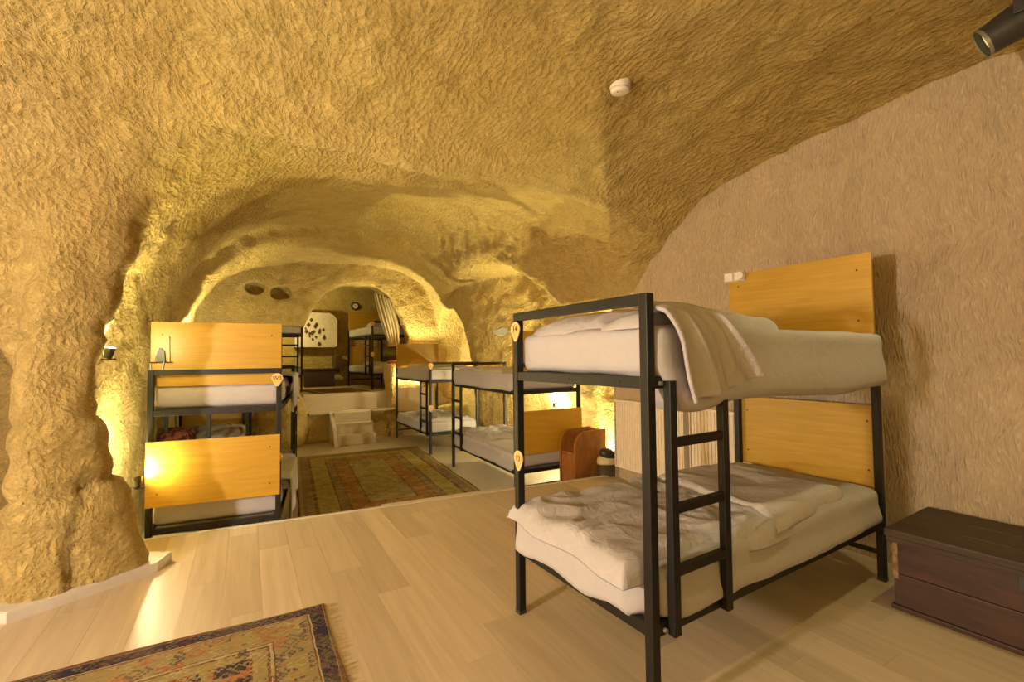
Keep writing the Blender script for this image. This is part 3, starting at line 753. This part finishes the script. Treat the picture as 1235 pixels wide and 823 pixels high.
# ------------------------------------------------------------------ rugs
def rug(name, label, loc, rz, sx, sy, bands, mot_scale, field, motifs, fringe=None, group=None):
    q = N(name + '_weave'); c = q.coord()
    sep = q.n('ShaderNodeSeparateXYZ'); q.t.links.new(c, sep.inputs[0]); x, y = sep.outputs[0], sep.outputs[1]
    dx = q.math('SUBTRACT', sx / 2, q.math('ABSOLUTE', x)); dy = q.math('SUBTRACT', sy / 2, q.math('ABSOLUTE', y))
    d = q.math('MINIMUM', dx, dy)
    wob = q.math('MULTIPLY', q.math('SUBTRACT', q.noise(c, 14, 2), .5), .012); d = q.math('ADD', d, wob)
    mx = min(sx, sy) / 2
    base = q.ramp(q.math('DIVIDE', d, mx), [(a / mx, b) for a, b in bands], 'CONSTANT')
    # woven motifs: blocky diamonds, random colours, quantised as knots
    sn = q.n('ShaderNodeVectorMath', operation='SNAP'); q.t.links.new(c, sn.inputs[0]); sn.inputs[1].default_value = (.011, .011, .05)
    vd = q.voro(sn.outputs[0], mot_scale, 'F1', 'MANHATTAN'); vc = q.voro(sn.outputs[0], mot_scale, 'F1', 'MANHATTAN', 'Color')
    sp = q.n('ShaderNodeSeparateColor'); q.t.links.new(vc, sp.inputs[0])
    mcol = q.ramp(sp.outputs[0], [(k / len(motifs), m) for k, m in enumerate(motifs)], 'CONSTANT')
    ring = q.math('LESS_THAN', q.math('PINGPONG', vd, .24), .115)
    inner = q.math('ADD', q.math('MULTIPLY', q.math('GREATER_THAN', d, .1), .42), .25)
    col = q.mix(q.math('MULTIPLY', ring, inner), base, mcol)
    inf = q.math('GREATER_THAN', d, bands[-1][0])
    v2 = q.voro(sn.outputs[0], mot_scale * .42, 'F1', 'CHEBYCHEV', 'Color'); s2 = q.n('ShaderNodeSeparateColor'); q.t.links.new(v2, s2.inputs[0])
    fcol = q.ramp(s2.outputs[1], [(k / len(field), m) for k, m in enumerate(field)], 'CONSTANT')
    fcol = q.mix(q.math('MULTIPLY', ring, .6), fcol, mcol)
    col = q.mix(inf, col, fcol)
    wear = q.noise(c, 5, 4, .6); col = q.mix(q.math('MULTIPLY', q.ramp(wear, [(.45, (0, 0, 0)), (.75, (1, 1, 1))]), .35), col, (.32, .24, .10))
    wv = q.noise(q.coord('Object', (11, 75, 1)), 1, 3)
    col = q.mix(.55, col, q.ramp(wv, [(.3, (.5, .5, .5)), (.7, (1, 1, 1))]), 'MULTIPLY')
    m = q.done(col, .95, q.bump(wv, .4, .004), Specular_IOR_Level=.1)
    bm = bmesh.new(); nx, ny = 60, 60; g = {}
    for i in range(nx + 1):
        for j in range(ny + 1):
            X = (i / nx - .5) * sx; Y = (j / ny - .5) * sy
            ex = .008 * math.sin(Y * 6.3 + 1) * (abs(i / nx - .5) * 2) ** 6; ey = .010 * math.sin(X * 5.1) * (abs(j / ny - .5) * 2) ** 6
            g[i, j] = bm.verts.new((X + ex, Y + ey, .008 + .0015 * math.sin(X * 9) * math.sin(Y * 7)))
    for i in range(nx):
        for j in range(ny): bm.faces.new((g[i, j], g[i + 1, j], g[i + 1, j + 1], g[i, j + 1]))
    r = bmesh.ops.extrude_face_region(bm, geom=bm.faces[:])
    for e in r['geom']:
        if isinstance(e, bmesh.types.BMVert): e.co.z = .0005
    bmesh.ops.recalc_face_normals(bm, faces=bm.faces[:])
    o = obj(name, bm, m); o.location = loc; o.rotation_euler = (0, 0, rz); tag(o, label, 'rug', group)
    if fringe:
        bm = bmesh.new()
        for k in range(int(sy / .009)):
            Y = -sy / 2 + .009 * k + random.uniform(-.003, .003); ln = random.uniform(.045, .085); a = random.uniform(-.25, .25)
            X = sx / 2 - .002
            p = [(X, Y - .0018, .006), (X, Y + .0018, .006), (X + ln * .5, Y + .0018 + a * ln * .4, .005), (X + ln, Y + a * ln, .0012), (X + ln * .5, Y - .0018 + a * ln * .4, .005)]
            bm.faces.new([bm.verts.new(t) for t in p])
        fo = obj('fringe', bm, plain(name + '_fringe', (.42, .30, .10), .9), o); fo['kind'] = 'stuff'
    return o
NAVY = (.035, .026, .045); TAN = (.27, .205, .095); OLIVE = (.36, .31, .10); RED = (.34, .075, .035); CREAM = (.40, .32, .18); BRN = (.13, .06, .03); GOLD = (.36, .23, .06)
rug('patterned_rug', 'fringed navy and red patterned rug on the near laminate floor', (-.75, 1.94, .0005), -.012, 2.25, 1.68,
    [(0, BRN), (.010, TAN), (.016, NAVY), (.080, CREAM), (.086, BRN), (.094, TAN), (.25, BRN), (.258, CREAM), (.272, BRN), (.285, TAN), (.34, BRN), (.35, NAVY)],
    15, [NAVY, RED, NAVY, (.38, .12, .05), TAN, NAVY], [NAVY, TAN, RED, OLIVE, CREAM, GOLD], True)
rug('olive_rug', 'large worn olive and brown rug in the lower middle room', (1.62, 6.62, -.31), -.075, 2.06, 3.85,
    [(0, BRN), (.02, OLIVE), (.06, (.24, .17, .11)), (.17, BRN), (.21, OLIVE), (.42, BRN), (.44, (.22, .16, .09)), (.53, BRN), (.55, (.30, .14, .05)), (.74, BRN), (.76, OLIVE)],
    14, [(.32, .28, .10), (.28, .25, .11), (.22, .21, .13), (.34, .27, .09)], [(.34, .30, .09), (.20, .10, .045), (.48, .41, .18), (.16, .15, .08), (.32, .17, .06), (.42, .36, .12)])
rug('small_red_rug', 'small dark red rug on the raised floor of the back room', (1.72, 11.0, .636), .12, 1.15, 1.4,
    [(0, BRN), (.03, (.12, .05, .03)), (.12, OLIVE), (.2, RED)], 9, [(.20, .04, .03), (.12, .06, .03)], [BRN, GOLD, (.24, .06, .04), OLIVE])

# ------------------------------------------------------------------ dark wooden chest
ch = thing('chest', 'old dark wooden chest by the plaster wall at the right edge', 'chest', (3.29, .60, 0), 0.03)
fx, bx_, y0, y1 = -.275, .305, -.62, .56
for k, (z0, z1) in enumerate(((.022, .185), (.188, .365))):
    box('front_plank', (fx, y0 + .01, z0), (fx + .024, y1, z1), CHESTW, ch, .004)
    box('side_plank', (fx + .024, y1 - .022, z0), (bx_, y1, z1), CHESTW, ch, .004)
    box('side_plank', (fx + .024, y0, z0), (bx_, y0 + .022, z1), CHESTW, ch, .004)
box('back_plank', (bx_ - .02, y0 + .02, .022), (bx_, y1 - .02, .365), CHESTW, ch, .003)
box('base', (fx - .012, y0 - .012, 0), (bx_, y1 + .012, .024), CHESTW, ch, .004)
lid = None
for k, (a, b) in enumerate(((-.305, -.11), (-.108, .10), (.102, .318))):
    p = box('lid_plank', (a, y0 - .03, .378 if k else .376), (b, y1 + .03, .418 + .001 * k), CHESTLID, ch, .008)
box('lid_rim', (-.300, y0 - .02, .352), (-.276, y1 + .022, .378), CHESTLID, ch, .003)
box('lid_rim', (-.276, y1 + .002, .352), (bx_, y1 + .022, .378), CHESTLID, ch, .003)
bm = bmesh.new(); add_box(bm, (fx - .004, y1 - .02, .16), (fx + .02, y1 + .004, .362), .003)
cs = obj('corner_strip', bm, plain('worn_edge_wood', (.26, .15, .06), .7, 0, .3, 30), ch); cs['label'] = 'pale worn corner strip'
lk = box('lock_plate', (fx - .006, .02, .285), (fx, .10, .35), DARKP, ch, .002)
box('hasp', (fx - .014, .045, .296), (fx - .006, .075, .316), METAL, lk, .002)
# bundle of cables / dark skirting under bed end
# ------------------------------------------------------------------ radiators
def radiator(label, ya, yb):
    t = thing('radiator', label, 'radiator', (3.60, (ya + yb) / 2, .13), 0, 'white panel radiators behind the nearest bunk bed')
    hl = (yb - ya) / 2; z1 = .74; n = int((yb - ya) / .036); pts = []
    for k in range(n):
        y = -hl + .012 + (2 * hl - .024) * k / n; s = (2 * hl - .024) / n
        pts += [(-.040, y + s * .06), (-.040, y + s * .62), (-.031, y + s * .70), (-.031, y + s * .94)]
    pts += [(-.010, hl - .012), (-.010, -hl + .012)]
    bm = bmesh.new(); prism(bm, pts, .02, z1 - .02, 'z'); obj('ribbed_panel', bm, RADW, t)
    box('top_grille', (-.042, -hl, z1 - .022), (.03, hl, z1), RADW, t, .003)
    box('bottom_edge', (-.042, -hl, 0), (-.006, hl, .022), RADW, t, .003)
    for s in (-1, 1): box('side_cover', (-.042, s * hl - .006, 0), (.03, s * hl + .006, z1), RADW, t, .003)
    box('back_panel', (.012, -hl + .01, .02), (.022, hl - .01, z1 - .03), RADW, t, .002)
    bm = bmesh.new(); tube(bm, (.0, hl + .006, .05), (.0, hl + .045, .05), .016, .013, 10); tube(bm, (.0, hl + .03, .05), (.0, hl + .03, -.13), .008, None, 8)
    obj('valve_pipe', bm, METAL, t)
    return t
radiator('white ribbed radiator at the end of the plaster wall', 2.975, 3.90)
radiator('white ribbed radiator behind the headboard posts of the nearest bunk', 2.30, 2.90)
# ------------------------------------------------------------------ outlet, smoke detector
ml, mr = BEDS['main']; pos = Matrix.Translation(ml) @ Matrix.Rotation(mr, 4, 'Z') @ Vector((.035, L - .046, 1.945))
t = thing('wall_socket', 'white double socket at the top corner of the nearest upper headboard', 'wall socket', pos, mr + PI / 2)
box('frame', (-.012, -.085, -.04), (0, .085, .04), plain('socket_frame', (.42, .38, .36), .4), t, .004)
for y in (.042, -.036): box('insert', (-.017, y - .032, -.03), (-.011, y + .032, .03), WHITE, t, .003)
bm = bmesh.new(); tube(bm, (-.045, -.065, .0), (-.012, -.065, 0), .026, .03, 14); obj('plug', bm, WHITE, t)
t = thing('smoke_detector', 'round white smoke detector on the rock ceiling', 'smoke detector', (1.95, 2.05, 2.9))
hit = BVH.ray_cast(Vector((2.02, 2.11, 2.0)), Vector((0, 0, 1)))
t.location = hit[0] + Vector((0, 0, -.012)); t.rotation_euler = (.10, -.06, 0)
bm = bmesh.new(); lathe(bm, [(.064, -.012), (.066, .02), (.066, .06)], 28); obj('base', bm, WHITE, t)
bm = bmesh.new(); lathe(bm, [(.040, -.040), (.054, -.036), (.060, -.028), (.061, -.012)], 28); obj('cap', bm, WHITE, t, True)
bm = bmesh.new(); tube(bm, (-.03, -.01, -.0405), (-.03, -.01, -.038), .006, None, 10); obj('led', bm, HOLE, t)

# ------------------------------------------------------------------ wooden chair and bin
t = thing('wooden_chair', 'brown wooden box chair with rounded sides below the step', 'chair', (3.46, 4.345, -.31), .05)
def side_out():
    p = [(-.24, 0), (.24, 0), (.24, .80)]
    for k in range(7):
        a = PI / 2 * k / 6; p.append((-.24 + .17 - .17 * math.sin(a), .63 + .17 * math.cos(a) ))
    return p
for y in (-.145, .115):
    bm = bmesh.new(); prism(bm, side_out(), y, y + .03, 'y'); s = obj('side_panel', bm, CHAIRW, t)
    m = s.modifiers.new('bev', 'BEVEL'); m.width = .005; m.segments = 2
box('seat', (-.22, -.115, .53), (.20, .115, .56), CHAIRW, t, .006)
box('front_panel', (-.225, -.115, 0), (-.20, .115, .53), CHAIRW, t, .004)
box('backrest', (.20, -.115, 0), (.225, .115, .79), CHAIRW, t, .006)
t = thing('waste_bin', 'small oval grey waste bin with cream swing lid by the chair', 'bin', (3.63, 4.085, -.31))
bm = bmesh.new(); lathe(bm, [(.115, 0), (.13, .02), (.148, .44)], 28, 1.0, .66); obj('body', bm, plain('bin_dark_grey', (.055, .047, .034), .5), t, True)
bm = bmesh.new(); lathe(bm, [(.155, .435), (.158, .455), (.150, .49), (.128, .515), (.10, .525)], 28, 1.0, .66); obj('lid_collar', bm, plain('cream_plastic', (.62, .50, .28), .45), t, True)
bm = bmesh.new()
bmesh.ops.create_uvsphere(bm, u_segments=18, v_segments=10, radius=1)
for v in bm.verts: v.co = Vector((v.co.x * .112 - .025, v.co.y * .082 - .015, v.co.z * .075 + .530 - .30 * (v.co.x * .112)))
obj('swing_flap', bm, DARKP, t, True)

# ------------------------------------------------------------------ lamps
def uplight(label, loc, target, power, angle=120, r=.035, color=AMBER, pt=0.0):
    """small tilted spotlight on a short foot"""
    t = thing('spotlight', label, 'lamp', loc, 0, 'small uplights tucked along the rock walls')
    d = (Vector(target) - Vector(loc)).normalized()
    bm = bmesh.new(); tube(bm, (0, 0, -.045), (0, 0, -.035), .04, .04, 16); tube(bm, (0, 0, -.035), (0, 0, -.01), .008, None, 8); obj('foot', bm, DARKP, t)
    bm = bmesh.new(); tube(bm, -d * .03, d * .04, .022, .034, 16, False); tube(bm, -d * .032, -d * .028, .018, .022, 16); hd = obj('housing', bm, DARKP, t)
    bm = bmesh.new(); bmesh.ops.create_uvsphere(bm, u_segments=12, v_segments=8, radius=.018)
    for v in bm.verts: v.co += d * .02
    obj('bulb', bm, BULB, t, True)
    s = spot('spot', Vector(loc) + d * .045, target, power, color, angle, .7, r); s.parent = t; s.location = d * .045
    if pt:
        p = point('glow', Vector(loc) + d * .05, pt, (1.0, .88, .50), .03); p.parent = t; p.location = d * .055
    return t
uplight('lit spotlight beside the left bunk, next to its lower orange board', (-.69, 4.42, .44), (-.95, 4.9, 2.2), 40, 120, pt=100)
uplight('lit spotlight hidden behind the neck of the rock pillar', near_rock((-1.02, 4.04, 1.46), .05), (-.6, 3.9, 2.6), 70, 150, pt=26)
uplight('lit spotlight on the left wall behind the left bunk', near_rock((-.95, 8.85, 1.60), .07), (-.35, 8.95, 3.3), 130, 60, pt=80)
uplight('lit spotlight on the floor behind the waste bin', near_rock((4.50, 4.98, -.10), .08), (3.5, 4.6, 2.6), 330, 90, pt=150)
uplight('lit spotlight behind the bunk bed with the wooden chair', near_rock((4.45, 6.35, .55), .10), (4.4, 6.1, 2.8), 220, 130, pt=150)
uplight('lit spotlight between the bunk by the steps and the arch', (3.15, 9.76, .98), (3.5, 10.1, 2.6), 130, 110, pt=190)
point('back_room_light', (.75, 11.9, 2.2), 75, AMBER, .1)  # unseen light added out of view to brighten the back room
# black spotlight on the ceiling at the upper right
t = thing('ceiling_spotlight', 'black spotlight fixed to the ceiling at the upper right corner', 'lamp', (3.10, .60, 2.90))
D_ = Vector((-.30, .86, -.42)).normalized()
bm = bmesh.new(); tube(bm, D_ * .16, D_ * .07, .066, .078, 22, False); tube(bm, D_ * .07, D_ * -.06, .078, .088, 22, False); tube(bm, D_ * -.06, D_ * -.20, .088, .055, 22); obj('housing', bm, DARKP, t, True)
bm = bmesh.new(); tube(bm, D_ * .165, D_ * .15, .068, .068, 22, False); obj('rim', bm, METAL, t, True)
bm = bmesh.new(); tube(bm, D_ * .135, D_ * .13, .062, .062, 16); obj('lens', bm, emis('dim_lens', (.8, .8, .2), .6), t)
bm = bmesh.new(); add_box(bm, (-.11, -.02, -.02), (-.1, .02, .12), .002); add_box(bm, (.1, -.02, -.02), (.11, .02, .12), .002); add_box(bm, (-.11, -.03, .11), (.11, .03, .125), .003); tube(bm, (0, 0, .12), (0, 0, .3), .018, None, 10); obj('bracket', bm, DARKP, t)
sp_ = spot('spot', Vector((3.10, .60, 2.90)) + D_ * .18, (2.75, 1.25, 1.3), 55, (1.0, .88, .42), 75, .8, .05)
# key lamp fittings for the lights outside the frame
t = thing('wall_lamp', 'lit glass wall lamp at the left of the near room, outside the picture', 'lamp', (KEY[0], KEY[1], KEY[2] - .3))
bm = bmesh.new(); lathe(bm, [(.05, 0), (.06, .02), (.02, .04), (.02, .16)], 20); obj('stand', bm, METAL, t, True)
# grey leaf-shaped lamp on the right bay wall
t = thing('leaf_lamp', 'grey pointed metal lamp shade on the rock above the right bay bunk', 'lamp', (4.0, 7.28, 1.83))
bm = bmesh.new()
prism(bm, [(-.24, .0), (-.10, -.08), (.02, -.10), (.10, -.03), (.10, .05), (.0, .075), (-.10, .03)], -.02, .02, 'y'); sh = obj('shade', bm, GREYP, t)
m = sh.modifiers.new('b', 'BEVEL'); m.width = .012; m.segments = 3
bm = bmesh.new(); tube(bm, (.06, 0, 0), (.45, .1, -.02), .012, None, 8); obj('arm', bm, METAL, t)

# ------------------------------------------------------------------ hook and strap on the left bed's upper board
def on_left(u, v, z):
    loc, rz = BEDS['left']; return Matrix.Translation(loc) @ Matrix.Rotation(rz, 4, 'Z') @ Vector((u, v, z))
t = thing('cord_clip', 'small black clip with white cords on the left upper board', 'clip', on_left(W - .055, L - .026, 1.70), BEDS['left'][1])
bm = bmesh.new(); prism(bm, [(-.03, -.05), (.03, -.05), (.022, .03), (.0, .06), (-.022, .03)], 0.0, .016, 'y'); obj('clip_body', bm, DARKP, t)
bm = bmesh.new(); tube(bm, (-.075, .006, -.055), (.075, .006, -.055), .005, None, 8); obj('clip_bar', bm, DARKP, t)
for a, b in (((-.055, .008, -.05), (-.05, .008, .15)), ((.045, .01, -.04), (.012, .01, .06)), ((-.02, .01, -.05), (-.005, .01, -.16)), ((.065, .014, -.06), (.06, .035, -.62))):
    bm = bmesh.new(); tube(bm, a, b, .0035, None, 6); obj('cord', bm, WHITE, t)

# ------------------------------------------------------------------ back room: niche, clock, bench, curtain
NICHE = plain('white_niche_plaster', (.56, .47, .40), .85, 0, .05, 10)
t = thing('wall_niche_panel', 'pale plastered niche panel with dark leaf cluster on the back room wall', 'wall panel', (1.60, 12.9, 1.66))
out = [(-.52, 0), (.46, 0), (.50, .06), (.50, .72), (.42, .84), (.30, .90), (-.34, .90), (-.46, .84), (-.54, .78)]
bm = bmesh.new(); prism(bm, out, 0, .6, 'y'); obj('panel', bm, NICHE, t)
random.seed(5)
leafs = [(-.30, .66), (-.14, .70), (-.36, .55), (-.21, .57), (-.05, .53), (-.02, .58), (-.28, .48), (-.37, .40), (-.26, .40), (-.18, .34), (-.12, .36), (-.18, .27), (-.08, .40), (.06, .44), (.15, .45), (.05, .38), (.17, .29), (-.03, .26), (-.11, .20), (.05, .08), (.17, .24)]
for a, b in leafs:
    r = random.uniform(.03, .062); bm = bmesh.new()
    prism(bm, [(a - r * .75, b), (a, b - r), (a + r * .75, b), (a + r * .3, b + r * .9), (a - r * .2, b + r)], -.02, .0, 'y'); obj('leaf', bm, INK, t)
t = thing('clock', 'small round black wall clock above the distant bunk bed', 'clock', (2.60, 13.12, 2.80))
bm = bmesh.new(); lathe(bm, [(.105, -.02), (.12, 0), (.105, .02), (.07, .012)], 24); o = obj('frame', bm, DARKP, t, True); o.rotation_euler = (PI / 2, 0, 0)
bm = bmesh.new(); lathe(bm, [(.068, 0), (.068, .016)], 24); o = obj('face', bm, WHITE, t); o.rotation_euler = (PI / 2, 0, 0)
bm = bmesh.new(); add_box(bm, (-.004, -.021, 0), (.004, -.017, .05)); add_box(bm, (0, -.021, -.004), (.035, -.017, .004)); obj('hands', bm, HOLE, t)
BENCHW = plain('dark_bench', (.045, .018, .010), .7)
t = thing('hearth_seat', 'dark brown hearth seat against the back room wall', 'seat', (1.66, 12.62, .635))
bm = bmesh.new(); prism(bm, [(-.42, .44), (.46, .44), (.46, .36), (.33, .30), (.33, 0), (-.36, 0), (-.36, .25)], 0, .4, 'y'); obj('body', bm, BENCHW, t)
box('top_board', (-.46, -.03, .44), (.50, .42, .47), BENCHW, t, .004)
t = thing('wall_box', 'small brown wooden box hung on the back room wall', 'box', (2.10, 12.7, 1.28))
box('case', (-.09, 0, -.17), (.09, .5, .17), plain('box_wood', (.11, .055, .02), .6), t, .006)
box('door', (-.07, -.012, -.15), (.07, .0, .15), plain('box_door', (.075, .03, .012), .6), t, .004)
# curtain tied to the right of the arch
t = thing('curtain', 'striped beige curtain gathered at the right side of the arch', 'curtain', (2.75, 10.32, 1.2))
q = N('striped_curtain'); c = q.coord('UV'); sp = q.n('ShaderNodeSeparateXYZ'); q.t.links.new(c, sp.inputs[0])
stp = q.math('GREATER_THAN', q.math('FRACT', q.math('MULTIPLY', sp.outputs[0], 11.0)), .72)
CURT = q.done(q.mix(stp, (.40, .31, .16), (.30, .22, .10)), .9)
bm = bmesh.new(); uvl = bm.loops.layers.uv.new('UVMap'); g = {}; ni, nj = 60, 40
for i in range(ni + 1):
    for j in range(nj + 1):
        a, b = i / ni, j / nj
        xt = -.30 + .34 * a; xb = .02 + .24 * a
        k = b ** 1.3
        x = xt + (xb - xt) * k + .10 * a * math.sin(b * PI); y = .045 * math.sin(a * 34) * (.5 + .5 * (1 - b)) + .02 * math.sin(a * 9 + 3 * b)
        z = 1.62 - .13 * a - (1.62 - .13 * a - .46) * b
        g[i, j] = bm.verts.new((x, y, z))
for i in range(ni):
    for j in range(nj):
        f = bm.faces.new((g[i, j], g[i + 1, j], g[i + 1, j + 1], g[i, j + 1]))
        for l, (a, b) in zip(f.loops, ((i, j), (i + 1, j), (i + 1, j + 1), (i, j + 1))): l[uvl].uv = (a / ni, b / nj)
co = obj('cloth', bm, CURT, t, True); m = co.modifiers.new('s', 'SOLIDIFY'); m.thickness = .008
box('tie_band', (.0, -.05, .42), (.27, .05, .47), plain('tie_cloth', (.20, .12, .05), .9), t, .01)
bk = box('red_brick', (2.68, 9.98, 1.235), (2.88, 10.09, 1.31), plain('brick_red', (.14, .035, .018), .9), None, .006)
tag(bk, 'small dark red brick on the rock below the curtain', 'brick')
